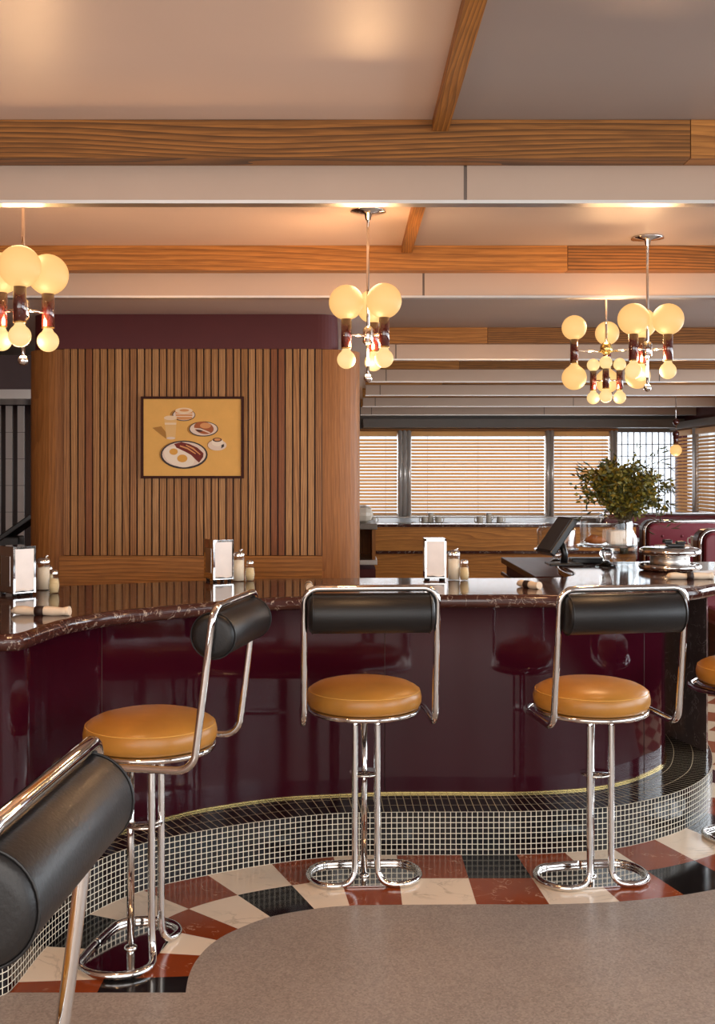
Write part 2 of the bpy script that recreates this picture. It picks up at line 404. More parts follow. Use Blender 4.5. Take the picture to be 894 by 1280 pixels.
# ------------------------------------------------------------------ walls
def wall(name, x0, x1, y0, y1, z0, z1, mat): 
    b = MB(); b.box(x0, x1, y0, y1, z0, z1); return struct(b.build(name, mat))
wall('wall_left', -4.2, -4.05, -3.4, 13.4, -0.03, 2.32, M['wall'])
b = MB(); YR0, YR1, XR = 5.6, 13.0, 3.95
b.box(XR, XR+0.12, -3.4, 5.2, -0.03, 0.6); b.box(XR, XR+0.12, -3.4, 5.2, 2.12, 2.32); b.box(XR, XR+0.12, -3.4, -2.3, 0.6, 2.12); b.box(XR, XR+0.12, 5.2, 9.36, -0.03, 0.8); b.box(XR, XR+0.12, 5.2, 9.36, 2.05, 2.32); b.box(XR, XR+0.12, 5.2, 5.5, 0.8, 2.05); b.box(XR, XR+0.12, 9.2, 9.36, 0.8, 2.05); b.box(XR, XR+0.12, 9.36, 13.4, -0.03, 0.97); b.box(XR, XR+0.12, 9.36, 13.4, 1.98, 2.32); b.box(XR, XR+0.12, 12.98, 13.4, 0.97, 1.98)
struct(b.build('wall_right', M['burg_matte']))
b = MB(); ZS0, ZS1 = 0.975, 1.975
b.box(-4.05, XR, 13.0, 13.15, -0.03, ZS0); b.box(-4.05, XR, 13.0, 13.15, ZS1, 2.32); b.box(-4.05, -0.6, 13.0, 13.15, ZS0, ZS1)
struct(b.build('wall_back', M['trim_grey']))
b = MB()
b.box(-4.05, XR, -3.2, -3.05, -0.03, 0.35); b.box(-4.05, XR, -3.2, -3.05, 2.1, 2.32)
for x in (-4.05, -2.3, 0.5, 3.3): b.box(x, x+0.4, -3.2, -3.05, 0.35, 2.1)
struct(b.build('wall_front', M['wall']))

# slatted oak wall block with rounded ends, burgundy cornice
YW = 5.68
wm = struct(empty('wall_middle'), 'oak slat wall with rounded ends behind the counter')
def rounded_block(x0, x1, y0, y1, r):
    pl = []
    for cx, cy, a0 in ((x1-r, y0+r, -90), (x1-r, y1-r, 0), (x0+r, y1-r, 90), (x0+r, y0+r, 180)):
        for k in range(9): a = math.radians(a0+90*k/8); pl.append((cx+r*math.cos(a), cy+r*math.sin(a)))
    return pl
WX0, WX1 = -1.69, 0.072
SX0, SX1 = P(80, 0, YW)[0], P(403, 0, YW)[0]
b = MB(); b.prism(rounded_block(WX0, WX1, YW, 6.9, 0.17), 0.0, 2.14); b.build('oak_core', M['oak_z'], wm)
b = MB(); b.box(SX0, SX1, YW-0.006, YW+0.01, 1.062, 2.14); b.build('slat_backing', M['gap'], wm)
b = MB(); n = 35; pit = (SX1-SX0)/n
for i in range(n):
    b.mi = random.choice([0, 0, 1, 1, 2, 3, 4]); b.box(SX0+i*pit+0.0035, SX0+(i+1)*pit-0.0035, YW-0.024, YW-0.005, 1.066, 2.14, bev=0.002)
b.build('slat_panel', [M['slat%d' % i] for i in range(5)], wm)
b = MB(); b.box(SX0-0.02, SX1+0.0, YW-0.026, YW+0.005, 0.80, 1.064, bev=0.002); b.build('rail', M['oak_x'], wm)
b = MB(); b.prism(rounded_block(WX0+0.05, WX1-0.12, YW-0.03, 6.86, 0.1), 2.14, 2.3195); b.build('cornice', M['burg_matte'], wm)

# kitchen bay glimpsed at the far left
b = MB(); b.box(-4.05, -1.75, 8.2, 8.35, 0, 2.32); 
b.mi = 1
for i, x in enumerate([-2.562+0.089*k for k in range(-4, 2)]):
    for j in range(7): b.box(x, x+0.048, 8.18, 8.2, 0.6+j*0.2, 0.797+j*0.2)
struct(b.build('wall_kitchen', [M['tile_dark'], M['tile_white']]), 'dark kitchen wall with columns of white tile')
b = MB(); b.box(-4.0, -1.75, 7.0, 7.6, 2.03, 2.25); b.mi = 1; b.box(-4.0, -1.75, 6.98, 7.6, 1.97, 2.03); struct(b.build('trim_60', [M['soffit'], M['steel']]))

# ------------------------------------------------------------------ windows with blinds
def blind(name, label, axis, a0, a1, at, z0, z1, npitch, mat, tilt):
    t = thing(name, label, 'blind', group='wooden blinds')
    s = MB(); n = int(round((z1-z0-0.07)/npitch))
    for i in range(n):
        z = z0+0.02+i*npitch
        if axis == 'x': mt = Matrix.Translation(((a0+a1)/2, at, z)) @ Matrix.Rotation(tilt, 4, 'X'); s.box(-(a1-a0)/2, (a1-a0)/2, -0.0245, 0.0245, -0.0015, 0.0015, mt)
        else: mt = Matrix.Translation((at, (a0+a1)/2, z)) @ Matrix.Rotation(-tilt, 4, 'Y'); s.box(-0.0245, 0.0245, -(a1-a0)/2, (a1-a0)/2, -0.0015, 0.0015, mt)
    s.build('slats', mat, t)
    h = MB()
    if axis == 'x': h.box(a0, a1, at-0.035, at+0.03, z1-0.06, z1, bev=0.004)
    else: h.box(at-0.035, at+0.03, a0, a1, z1-0.06, z1, bev=0.004)
    h.build('head_rail', mat, t)
    for q in (0.12, 0.5, 0.88):
        c = MB(); p = a0+(a1-a0)*q
        c.tube([(p, at-0.028, z0), (p, at-0.028, z1-0.05)] if axis == 'x' else [(at-0.028, p, z0), (at-0.028, p, z1-0.05)], 0.0018, 5); c.build('ladder_cord', mat, t)
    return t
def X13(x): return (x-VX)*13.0/F
wx = [(-0.55, X13(497)), (X13(514), X13(681)), (X13(692), X13(761)), (X13(771), X13(848))]
BL = ['leftmost wooden blind on the far wall, beside the oak slat wall', 'wide wooden blind in the middle of the far wall', 'wooden blind on the far wall directly behind the leafy bouquet']
for i, (a, c) in enumerate(wx):
    p = MB(); p.box(a, c, 13.06, 13.07, ZS0, ZS1)
    w = struct(p.build('window_%d' % (i+1), M['frosted'] if i == 3 else M['pane']))
    fr = MB()
    if i < 3:
        fr.box(a, c, 13.05, 13.09, ZS0, ZS0+0.02); fr.box(a, c, 13.05, 13.09, ZS1-0.02, ZS1)
        fr.build('window_frame', M['steel'], w)
        blind('window_blind', BL[i], 'x', a+0.004, c-0.004, 13.0, ZS0+0.005, ZS1+0.01, 0.040, M['blind'], 0.55)
    else:
        for k in range(1, 10): fr.box(a+(c-a)*k/10-0.006, a+(c-a)*k/10+0.006, 13.05, 13.06, ZS0, ZS1)
        for k in range(1, 7): fr.box(a, c, 13.05, 13.06, ZS0+(ZS1-ZS0)*k/7-0.005, ZS0+(ZS1-ZS0)*k/7+0.005)
        fr.build('window_frame', plain('pale_lead', (0.42, 0.43, 0.45), 0.5), w)
for x0, x1, nt in ((497, 514, 3), (681, 692, 2), (761, 771, 2)):
    m = MB(); a, c = X13(x0), X13(x1); r = (c-a)/nt/2
    for k in range(nt): m.tube([(a+r*(2*k+1), 12.95, ZS0-0.01), (a+r*(2*k+1), 12.95, ZS1+0.02)], r*0.94, 12)
    m.box(a, c, 12.96, 13.1, ZS0, ZS1)
    struct(m.build('trim_%d' % tn, M['mullion'])); tn += 1
b = MB(); b.box(-1.0, XR, 12.86, 13.0, 0.945, 0.975, bev=0.005); struct(b.build('trim_%d' % tn, M['steel'])); tn += 1
b = MB(); b.box(-1.0, X13(771), 12.93, 13.0, ZS1+0.012, ZS1+0.04); struct(b.build('trim_%d' % tn, M['oak_x'])); tn += 1
b = MB(); b.box(0.2, XR, 12.7, 12.998, 2.02, 2.12); struct(b.build('trim_%d' % tn, M['trim_grey'])); tn += 1
for i, (y0, y1, lab) in enumerate(((12.3, 12.96, 'narrow wooden blind on the right wall at the far corner'), (10.9, 12.15, 'wooden blind on the right wall, second from the far corner'), (9.5, 10.75, 'wooden blind on the right wall above the nearest booth'))):
    p = MB(); p.box(XR+0.06, XR+0.07, y0, y1, 0.97, 1.98); w = struct(p.build('window_%d' % (i+5), M['pane']))
    fr = MB(); fr.box(XR+0.05, XR+0.09, y0, y1, 0.97, 0.99); fr.box(XR+0.05, XR+0.09, y0, y1, 1.96, 1.98); fr.build('window_frame', M['steel'], w)
    blind('window_blind', lab, 'y', y0+0.004, y1-0.004, XR-0.02, 0.985, 1.985, 0.040, M['blind_y'], 0.55)
    m = MB(); 
    for k in range(2): m.tube([(XR-0.02, y0-0.04-0.06*k, 0.97), (XR-0.02, y0-0.04-0.06*k, 2.0)], 0.03, 10)
    m.box(XR-0.01, XR+0.1, y0-0.14, y0, 0.97, 1.98)
    struct(m.build('trim_%d' % tn, M['mullion'])); tn += 1
b = MB(); b.box(XR+0.06, XR+0.07, -2.3, 5.2, 0.6, 2.12); w = struct(b.build('window_8', M['pane']))
b = MB()
for y in (-2.3, -0.45, 1.4, 3.25, 5.14): b.box(XR+0.02, XR+0.1, y, y+0.06, 0.6, 2.12)
b.build('window_frame', M['steel'], w)
b = MB(); b.box(XR+0.06, XR+0.07, 5.5, 9.2, 0.8, 2.05); w = struct(b.build('window_9', M['pane']))  # unseen window opening added so fill light reaches the partition
b = MB(); b.box(XR+0.02, XR+0.1, 7.32, 7.38, 0.8, 2.05); b.build('window_frame', M['steel'], w)
b = MB(); b.box(XR-0.1, XR, YR0, 12.96, 2.0, 2.08); struct(b.build('trim_%d' % tn, M['trim_grey'])); tn += 1

# ------------------------------------------------------------------ counter: tiled step, gloss front, marble top
PB = [(-1.45, 3.43), (-1.16, 3.44), (-1.04, 3.52), (-1.0, 3.68), (-0.91, 3.90), (-0.81, 4.05), (-0.678, 4.19), (-0.539, 4.30), (-0.271, 4.43), (0.023, 4.485),
      (0.182, 4.505), (0.421, 4.508), (0.705, 4.508), (1.003, 4.563), (1.208, 4.68), (1.389, 4.87), (1.463, 5.0), (1.515, 5.2), (1.52, 5.5)]
pcv = spline(PB, 8)
ZK = 0.169
KF = [(-2.2, 3.08), (-1.3, 3.085), (-1.05, 3.09), (-0.985, 3.12), (-0.965, 3.2)] + KB[2:]
kfc = spline(KF, 8)
st = thing('tiled_step', 'low curved step faced in small black mosaic tiles at the counter foot', 'step')
u = arclen(kfc)
b = MB(); b.strip([v3(p, 0.0) for p in kfc], [v3(p, ZK) for p in kfc], u, (0, ZK)); b.build('riser', M['mosaic'], st, recalc=False)
def inward(c, d):
    out = []
    for i, p in enumerate(c):
        t = (c[min(i+1, len(c)-1)]-c[max(i-1, 0)]).normalized(); out.append(p+Vector((-t.y, t.x))*d)
    return out
k_in = inward(kfc, 0.26)
b = MB(); NR = 6
for r in range(NR):
    A = inward(kfc, 0.26*r/NR); B = inward(kfc, 0.26*(r+1)/NR)
    b.strip([v3(p, ZK) for p in A], [v3(p, ZK) for p in B], u, (0.26*r/NR, 0.26*(r+1)/NR), smooth=False)
b.build('tread', M['mosaic_top'], st)
b = MB(); b.strip([v3(p, 0.0) for p in inward(kfc, 0.004)], [v3(p, ZK-0.002) for p in inward(kfc, 0.004)]); b.strip([v3(p, ZK-0.002) for p in inward(kfc, 0.004)], [v3(p, ZK-0.002) for p in inward(kfc, 0.25)])
b.build('core', M['gap'], st)

fr = thing('counter_front', 'glossy burgundy curved counter front with grey marble end panel', 'counter front')
pin = inward(pcv, 0.03)
b = MB(); z0, z1 = ZK, 0.9445
b.strip([v3(p, z0) for p in pcv], [v3(p, z1) for p in pcv]); b.strip([v3(p, z1) for p in pcv], [v3(p, z1) for p in pin]); b.strip([v3(p, z1) for p in pin], [v3(p, z0) for p in pin])
b.build('front_panel', M['burg_gloss'], fr)
po = inward(pcv, -0.006)
b = MB(); b.strip([v3(p, ZK+0.001) for p in po], [v3(p, ZK+0.007) for p in po]); b.strip([v3(p, ZK+0.007) for p in po], [v3(p, ZK+0.007) for p in pcv]); b.build('brass_strip', M['brass'], fr)
for q in (0.235, 0.545, 0.80):
    i = int(q*len(pcv)); p = pcv[i]; t = (pcv[i+1]-pcv[i-1]).normalized(); nn = Vector((t.y, -t.x))
    b = MB(); b.tube([v3(p+nn*0.0002, ZK+0.01), v3(p+nn*0.0002, z1)], 0.0016, 6); b.build('panel_joint', M['gap'], fr)
b = MB(); b.prism([(1.712, 5.17), (1.732, 5.21), (1.72, 5.64), (1.60, 5.62)], ZK, 0.9445); b.build('end_panel', M['pilaster'], fr)

NB = [(-2.2, 3.34), (-1.2, 3.34), (-1.03, 3.345), (-0.99, 3.40), (-0.975, 3.52), (-0.935, 3.72), (-0.82, 3.92), (-0.681, 4.04), (-0.531, 4.16), (-0.304, 4.315), (-0.05, 4.385), (0.3, 4.41), (0.676, 4.42),
      (0.95, 4.44), (1.2, 4.52), (1.48, 4.67), (1.646, 4.84), (1.9, 5.12), (2.25, 5.45), (2.45, 5.75)]
IB = [(2.45, 6.08), (1.3, 6.08), (1.17, 6.0), (1.13, 5.8), (1.12, 5.45), (1.07, 5.25), (0.95, 5.165), (0.7, 5.15), (-0.12, 5.15), (-0.6, 5.05), (-1.24, 4.79), (-1.7, 4.6), (-2.2, 4.5)]
poly = [(p.x, p.y) for p in spline(NB, 6)] + [(p.x, p.y) for p in spline(IB, 6)]
b = MB(); b.prism(poly, 0.945, 1.0, 0.023, 5)
ct = tag(b.build('countertop', M['counter']), 'dark red veined marble countertop with rounded edge sweeping across the room', 'countertop')
for f in ct.data.polygons:
    f.use_smooth = len(f.vertices) == 4

# inner work counter and low oak partition beyond
b = thing('work_counter', 'dark mahogany back counter running away behind the marble counter', 'counter')
m = MB(); m.box(1.09, 1.75, 6.25, 7.66, 0.86, 0.90, bev=0.004); m.build('worktop', M['darkwood'], b)
m = MB(); m.box(1.12, 1.75, 6.25, 7.6, 0.0, 0.86); m.build('cabinet', M['burg_matte'], b)
m = MB(); m.box(1.085, 1.10, 6.3, 7.64, 0.78, 0.80); m.build('shelf_edge', M['darkwood'], b)
YP = 9.5
b = thing('partition', 'low oak fronted partition with dark marble cap and ledge below the windows', 'partition')
m = MB(); m.box(0.245, 2.53, YP, YP+0.1, 0.0, 1.02); m.build('oak_front', M['oak_front'], b)
m = MB(); m.box(0.245, 2.55, YP-0.03, YP+0.14, 1.02, 1.045, bev=0.004); m.build('cap', M['counter'], b)
m = MB(); m.box(0.245, 2.53, YP-0.05, YP, 0.79, 0.815, bev=0.004); m.build('ledge', M['counter'], b)
b = thing('service_station', 'wood niche service cabinet with burgundy base beside the oak wall edge', 'cabinet')
m = MB(); m.box(-0.1, 0.205, 7.6, 8.2, 0.0, 0.82); m.build('base', M['burg_matte'], b)
m = MB(); m.box(-0.1, 0.215, 7.55, 8.2, 0.90-0.045, 0.90-0.01, bev=0.003); m.build('shelf', M['steel'], b)
m = MB(); m.box(-0.1, 0.19, 8.1, 8.2, 0.89, 1.10); m.box(0.18, 0.205, 7.6, 8.2, 0.89, 1.10); m.build('niche', M['oak_z'], b)
m = MB(); m.box(-0.1, 0.215, 7.57, 8.2, 1.10, 1.14, bev=0.003); m.build('top', M['trim_grey'], b)
b = MB(); b.box(-0.05, 0.19, 7.7, 7.95, 1.14, 1.26, bev=0.05)
tag(b.build('bread_box', M['white_cer']), 'pale rounded container on the service cabinet at the wall edge', 'container')
# tables behind the partition
tb = thing('window_table', 'long grey table under the far windows set with cups and trays', 'table')
m = MB(); m.box(0.25, 2.4, 10.6, 12.2, 0.955, 0.985, bev=0.004); m.build('tabletop', M['trim_grey'], tb)
for x in (0.5, 2.1):
    m = MB(); m.box(x-0.05, x+0.05, 11.3, 11.5, 0, 0.955); m.build('leg', M['steel'], tb)

def mug(label, loc, rz, s=1.0):
    t = thing('mug', label, 'mug', loc, rz, 'cream mugs on the tables')
    m = MB(); m.lathe([(0, 0.002), (0.030*s, 0.0), (0.036*s, 0.01*s), (0.038*s, 0.05*s), (0.039*s, 0.086*s), (0.0355*s, 0.086*s), (0.034*s, 0.02*s), (0, 0.012*s)], n=18); m.build('body', M['white_cer'], t)
    m = MB(); m.tube(spline([(0.036*s, 0, 0.072*s), (0.058*s, 0, 0.07*s), (0.064*s, 0, 0.045*s), (0.055*s, 0, 0.024*s), (0.037*s, 0, 0.02*s)], 4), 0.006*s, 8); m.build('handle', M['white_cer'], t)
    return t
TC = 10.8
def tx(px): return (px-VX)*TC/F
for lab, px, rz in (('cream mug on the window table, left of the first black tray', 531, PI), ('cream mug right of the tall creamer on the window table', 548, 0.0),
                    ('cream mug on the window table, left of the second black tray', 600, PI), ('cream mug right of the second black tray on the window table', 625, 0.2), ('cream mug beside the pale container near the oak wall edge', 466, 0.0)):
    mug(lab, (tx(px), TC, 0.985), rz, 0.85)
for lab, px in (('white creamer jug between two mugs on the window table', 539), ('small white creamer jug behind the second black tray', 612)):
    t = thing('creamer', lab, 'jug', (tx(px), TC+0.05, 0.985), 0, 'creamers on the window table')
    m = MB(); m.lathe([(0, 0), (0.026, 0), (0.030, 0.03), (0.024, 0.08), (0.028, 0.105), (0.024, 0.105), (0.02, 0.08), (0, 0.02)], n=16); m.build('body', M['white_cer'], t)
    m = MB(); m.tube(spline([(0.026, 0, 0.09), (0.045, 0, 0.08), (0.045, 0, 0.05), (0.029, 0, 0.035)], 4), 0.004, 6); m.build('handle', M['white_cer'], t)
for lab, px in (('black serving tray under the left cups on the window table', 541), ('black serving tray under the right cups on the window table', 616)):
    m = MB(); m.lathe([(0, 0.004), (0.13, 0.004), (0.14, 0.016), (0.146, 0.016), (0.135, 0.0), (0, 0)], n=30); tag(m.build('serving_tray', M['black_pl'], loc=(tx(px)+0.02, TC-0.2, 0.985)), lab, 'tray')
for lab, px in (('white plate on the window table near the oak wall edge', 478), ('white plate on the window table left of the first tray', 508), ('white plate on the window table left of the second tray', 582), ('white plate at the right end of the window table', 672)):
    m = MB(); m.lathe([(0, 0.003), (0.07, 0.003), (0.11, 0.014), (0.115, 0.014), (0.075, 0.0), (0, 0)], n=26); tag(m.build('plate', M['white_cer'], loc=(tx(px), TC-0.05, 0.985)), lab, 'plate', 'plates on the window table')

# ------------------------------------------------------------------ booths at the right
def booth(label, y, x0=2.6):
    t = thing('booth', label, 'booth', (x0, y, 0), 0, 'burgundy vinyl booths')
    wd = 3.8-x0
    def arch(x0, x1, z0, z1, r):
        return [(x0, z0), (x0, z1-r)] + [(x0+r-r*math.cos(a), z1-r+r*math.sin(a)) for a in [PI/2*k/6 for k in range(1, 7)]] + [(x1, z1), (x1, z0)]
    def slab(pl, y0, y1, bev):
        m = MB(); m.prism(pl, y0, y1, bev, 3)
        for v in m.bm.verts: v.co = Vector((v.co.x, v.co.z, v.co.y))
        return m
    slab(arch(0.0, wd, 0.1, 1.08, 0.09), 0.0, 0.12, 0.012).build('shell', M['darkwood'], t)
    b_ = slab(arch(0.035, wd, 0.42, 1.055, 0.07), -0.06, 0.0, 0.022).build('backrest', M['burg_vinyl'], t)
    m = MB(); m.tube([Vector((p[0], -0.012, p[1])) for p in arch(0.02, wd, 0.1, 1.068, 0.085)[:-1]], 0.014, 8); m.build('chrome_edge', M['chrome'], t)
    for i in range(6):
        for z in (0.66, 0.94): m = MB(); m.lathe([(0, -0.012), (0.011, -0.008), (0.014, 0.004)], (0.16+i*0.17, -0.058, z), 10, 'y'); m.build('tuft_button', M['burg_vinyl'], b_)
    m = MB(); m.box(0.02, wd, -0.52, -0.02, 0.40, 0.52, bev=0.035); m.build('seat', M['burg_vinyl'], t)
    m = MB(); m.box(0.05, wd, -0.45, 0.1, 0.0, 0.4); m.build('base', M['darkwood'], t)
    return t
booth('nearest burgundy tufted booth at the right edge', 8.05)
booth('middle burgundy tufted booth behind the chrome tray stack', 9.55)
booth('farthest burgundy tufted booth below the white gridded window', 11.2)
def booth_table(label, y, z=0.80):
    t = thing('booth_table', label, 'table', (2.55, y, 0))
    m = MB(); m.box(0, 1.2, -0.3, 0.3, z-0.04, z, bev=0.008); m.build('tabletop', M['steel'], t)
    m = MB(); m.lathe([(0.2, 0), (0.2, 0.02), (0.04, 0.05), (0.035, z-0.04)], (0.6, 0, 0), 20); m.build('pedestal', M['chrome'], t)
booth_table('metal edged booth table in front of the middle booth', 8.72, 0.9); booth_table('metal edged booth table in front of the farthest booth', 10.3, 0.86)
mug('cream mug on the booth table right of the leafy bouquet', (2.80, 8.72, 0.9), PI)
mug('cream mug on the farther booth table behind the glass dome', (2.7, 10.3, 0.86), PI)
g = thing('floor_grille', 'dark louvred grille at floor level at the right edge', 'grille', (2.2, 10.4, 0))
# kept clear of the booths: stands at the aisle end of the partition
m = MB(); m.box(0.0, 0.35, 0.0, 0.05, 0.0, 0.28); m.build('case', M['black_pl'], g)
m = MB()
for k in range(9): m.box(0.01, 0.34, -0.012, 0.0, 0.02+k*0.028, 0.034+k*0.028)
m.build('louvre', M['steel'], g)

# ------------------------------------------------------------------ bar stools
def make_stool():
    t = empty('bar_stool')
    r = 0.0118
    m = MB()
    m.lathe([(0, 0.632), (0.190, 0.632), (0.205, 0.640), (0.2115, 0.655), (0.2125, 0.672), (0.209, 0.689), (0.2035, 0.698), (0.196, 0.706), (0.175, 0.717), (0.14, 0.726), (0.09, 0.732), (0.04, 0.734), (0, 0.7345)], n=56)
    seat = m.build('seat', M['leather_tan'], t)
    m = MB(); m.tube([(0.2052*math.cos(a), 0.2052*math.sin(a), 0.6965) for a in [2*PI*k/64 for k in range(64)]], 0.0018, 6, closed=True); m.build('stitching', M['thread'], seat)
    m = MB(); m.tube([(0.2*math.cos(a), 0.2*math.sin(a), 0.624) for a in [2*PI*k/56 for k in range(56)]], 0.0095, 10, closed=True)
    m.lathe([(0, 0.628), (0.196, 0.628), (0.196, 0.62), (0, 0.62)], n=40); m.build('seat_ring', M['chrome'], t)
    # back frame: horseshoe around the seat, arms, leaning uprights, top bar
    a = 0.231; pts = []
    def half(sg):
        q = []
        for k in range(0, 9): an = PI/2*(1-k/8); q.append((sg*a*math.cos(an), 0.03+a*0.86*math.sin(an), 0.614))
        q += [(sg*a, -0.04, 0.614), (sg*a, -0.17, 0.614)]
        for k in range(1, 7): an = PI/2*k/6; q.append((sg*a, -0.17-0.06*math.sin(an), 0.614+0.06*(1-math.cos(an))))
        q += [(sg*a, -0.243, 0.77), (sg*a, -0.262, 0.92), (sg*a, -0.279, 1.05)]
        for k in range(1, 7): an = PI/2*k/6; q.append((sg*(a-0.05*(1-math.cos(an))), -0.279-0.006*math.sin(an), 1.05+0.05*math.sin(an)))
        return q
    pts = half(-1)+[(-0.09, -0.285, 1.10), (0.09, -0.285, 1.10)]+half(1)[::-1]
    m = MB(); m.tube(pts, r, 12); m.build('back_frame', M['chrome'], t)
    R, L = 0.069, 0.217
    m = MB(); m.lathe([(0, -L+0.002), (R-0.022, -L), (R-0.010, -L+0.003), (R-0.003, -L+0.010), (R, -L+0.02), (R, L-0.02), (R-0.003, L-0.010), (R-0.010, L-0.003), (R-0.022, L), (0, L-0.002)], (0, -0.275, 1.013), 40, 'x')
    bk = m.build('backrest', M['leather_black'], t)
    for sx in (-1, 1):
        m = MB(); m.tube([(sx*(L-0.014), -0.275+(R+0.0004)*math.cos(q), 1.013+(R+0.0004)*math.sin(q)) for q in [2*PI*k/40 for k in range(40)]], 0.0022, 6, closed=True); m.build('seam', M['leather_black'], bk)
    for sg in (-1, 1):
        pth = [(sg*0.041, -0.085, 0.62), (sg*0.041, -0.085, 0.4), (sg*0.041, -0.085, 0.2), (sg*0.041, -0.086, 0.075), (sg*0.048, -0.091, 0.038), (sg*0.066, -0.099, 0.018), (sg*0.09, -0.108, 0.012), (sg*0.12, -0.112, 0.012)]
        pth += [(sg*(0.12+0.085*math.sin(q)), -0.112*math.cos(q), 0.012) for q in [PI*k/12 for k in range(1, 13)]]
        pth += [(sg*0.06, 0.116, 0.012), (sg*0.004, 0.117, 0.012)]
        m = MB(); m.tube(spline(pth, 4), r, 12); m.build('leg', M['chrome'], t)
    m = MB(); m.tube([(0, 0.0, 0.62), (0, 0.0, 0.008)], r, 12); m.lathe([(0.02, 0.006), (0.02, 0.012), (0.012, 0.014)], (0, 0.0, 0), 16); m.build('leg', M['chrome'], t)
    m = MB(); ov = [((0.12 if math.cos(q) > 0 else -0.12)*(1 if abs(math.cos(q)) > 1e-6 else 0)+0.076*math.cos(q), 0.103*math.sin(q)) for q in [2*PI*(k+0.5)/48 for k in range(48)]]
    m.prism(ov, 0.0015, 0.007); m.build('base_plate', M['chrome'], t)
    m = MB(); m.lathe([(0, 0.396), (0.056, 0.396), (0.058, 0.4), (0.056, 0.404), (0, 0.404)], (0, -0.045, 0), 24); m.build('brace_plate', M['chrome'], t)
    return t
proto = make_stool()
STOOLS = [(0.066, 4.03, 4, 'middle bar stool, tan seat and black roll back, standing before the burgundy front'),
          (-0.677, 3.415, 79, 'left bar stool turned sideways, whole tan seat showing, next to the dark foreground backrest'),
          (0.905, 4.02, 10, 'right bar stool whose whole tan seat shows before the marble end panel'),
          (-0.672, 1.432, 86.5, 'nearest bar stool cut off at the lower left, only black roll back showing'),
          (1.668, 4.50, 32, 'bar stool cut off by the right edge, part of tan seat showing')]
for i, (x, y, a, lab) in enumerate(STOOLS):
    s = proto if i == 0 else copy_tree(proto)
    s.location = (x, y, 0); s.rotation_euler = (0, 0, math.radians(a)); tag(s, lab, 'bar stool', 'bar stools along the counter')
    if i == 1:      # the seat of this stool sits a little off its post
        off = Matrix.Rotation(-math.radians(a), 3, 'Z') @ Vector((0.05, 0.07, 0.0))
        for c in s.children:
            if c.name.split('.')[0] in ('seat', 'seat_ring', 'back_frame', 'backrest'): c.location = off

# ------------------------------------------------------------------ globe chandeliers
def lampholder(t, x, y, z0, z1, rc, Rb, Rs, top_is_globe=True, sb=None):
    m = MB(); m.lathe([(0, z0), (rc, z0), (rc, z1), (0, z1)], (x, y, 0), 20); h = m.build('lamp_holder', M['brown_cup'], t)
    m = MB(); m.lathe([(rc+0.0006, z0), (rc+0.0006, z0+0.003), (rc-0.002, z0+0.003)], (x, y, 0), 20); m.build('rim', M['brass'], h)
    m = MB(); m.ball((x, y, z1+Rb*0.95), Rb, 32, 18); m.lathe([(rc*0.8, z1), (rc*0.85, z1+0.012)], (x, y, 0), 20); m.build('globe_bulb', M['globe' if top_is_globe else 'bulb'], h)
    R2 = sb or Rs
    m = MB(); m.ball((x, y, z0-R2*1.15), R2, 26, 14); m.lathe([(rc*0.7, z0), (R2*0.6, z0-R2*0.4)], (x, y, 0), 16); m.build('globe_bulb', M['globe' if sb else 'bulb'], h)
def lamp_light(t, z, e, rad=0.05, col=(1.0, 0.58, 0.28)):
    d = bpy.data.lights.new('lamp_light', 'POINT'); d.energy = e; d.color = col; d.shadow_soft_size = rad
    o = bpy.data.objects.new('lamp_light', d); COL.objects.link(o); o.parent = t; o.location = (0, 0, z)
def chandelier(label, X, Y, phi):
    t = thing('chandelier', label, 'chandelier', (X, Y, 0), 0, 'three-armed globe chandeliers')
    m = MB(); m.lathe([(0, ZP-0.0005), (0.056, ZP-0.0005), (0.056, ZP-0.006), (0.012, ZP-0.012), (0.008, ZP-0.03), (0, ZP-0.03)], n=32); m.build('canopy', M['chrome'], t)
    m = MB(); m.tube([(0, 0, ZP-0.01), (0, 0, 1.80)], 0.0048, 10); m.build('stem', M['chrome'], t)
    m = MB(); m.lathe([(0, 1.898), (0.010, 1.899), (0.0165, 1.907), (0.0165, 1.948), (0.010, 1.956), (0, 1.957)], n=20); m.build('hub', M['chrome'], t)
    m = MB(); m.ball((0, 0, 1.794), 0.0135, 18, 10); m.build('finial', M['chrome'], t)
    for k in range(3):
        a = math.radians(phi+120*k); x, y = 0.07*math.cos(a), 0.07*math.sin(a)
        m = MB(); m.tube([(0, 0, 1.927), (x*0.95, y*0.95, 1.927)], 0.0038, 8); m.build('arm', M['chrome'], t)
        lampholder(t, x, y, 1.884, 1.977, 0.0165, 0.0545, 0.029)
    lamp_light(t, 2.10, 3.2); lamp_light(t, 1.83, 12.0)
    return t
chandelier('globe chandelier at the left edge above the left stool', -0.853, 2.87, -80)
chandelier('globe chandelier hanging in the middle of the photo over the counter', 0.068, 3.41, -46)
chandelier('globe chandelier with chrome canopy hanging in front of the wide one at right', 1.052, 3.80, -27)
t = thing('chandelier', 'wide two-tier globe chandelier hanging behind the right chandelier', 'chandelier', (1.147, 4.80, 0))
m = MB(); m.lathe([(0, ZP-0.0005), (0.075, ZP-0.0005), (0.07, ZP-0.012), (0, ZP-0.02)], n=28); m.build('canopy', M['white_cer'], t)
m = MB(); m.tube([(0, 0, ZP-0.01), (0, 0, 1.88)], 0.005, 10); m.build('stem', M['chrome'], t)
m = MB(); m.ball((0, 0, 2.045), 0.027, 20, 12, 1.1); m.ball((0, 0, 1.985), 0.018, 16, 10); m.build('hub', M['brass'], t)
m = MB(); m.ball((0, 0, 1.91), 0.018, 16, 10); m.build('hub', M['chrome'], t)
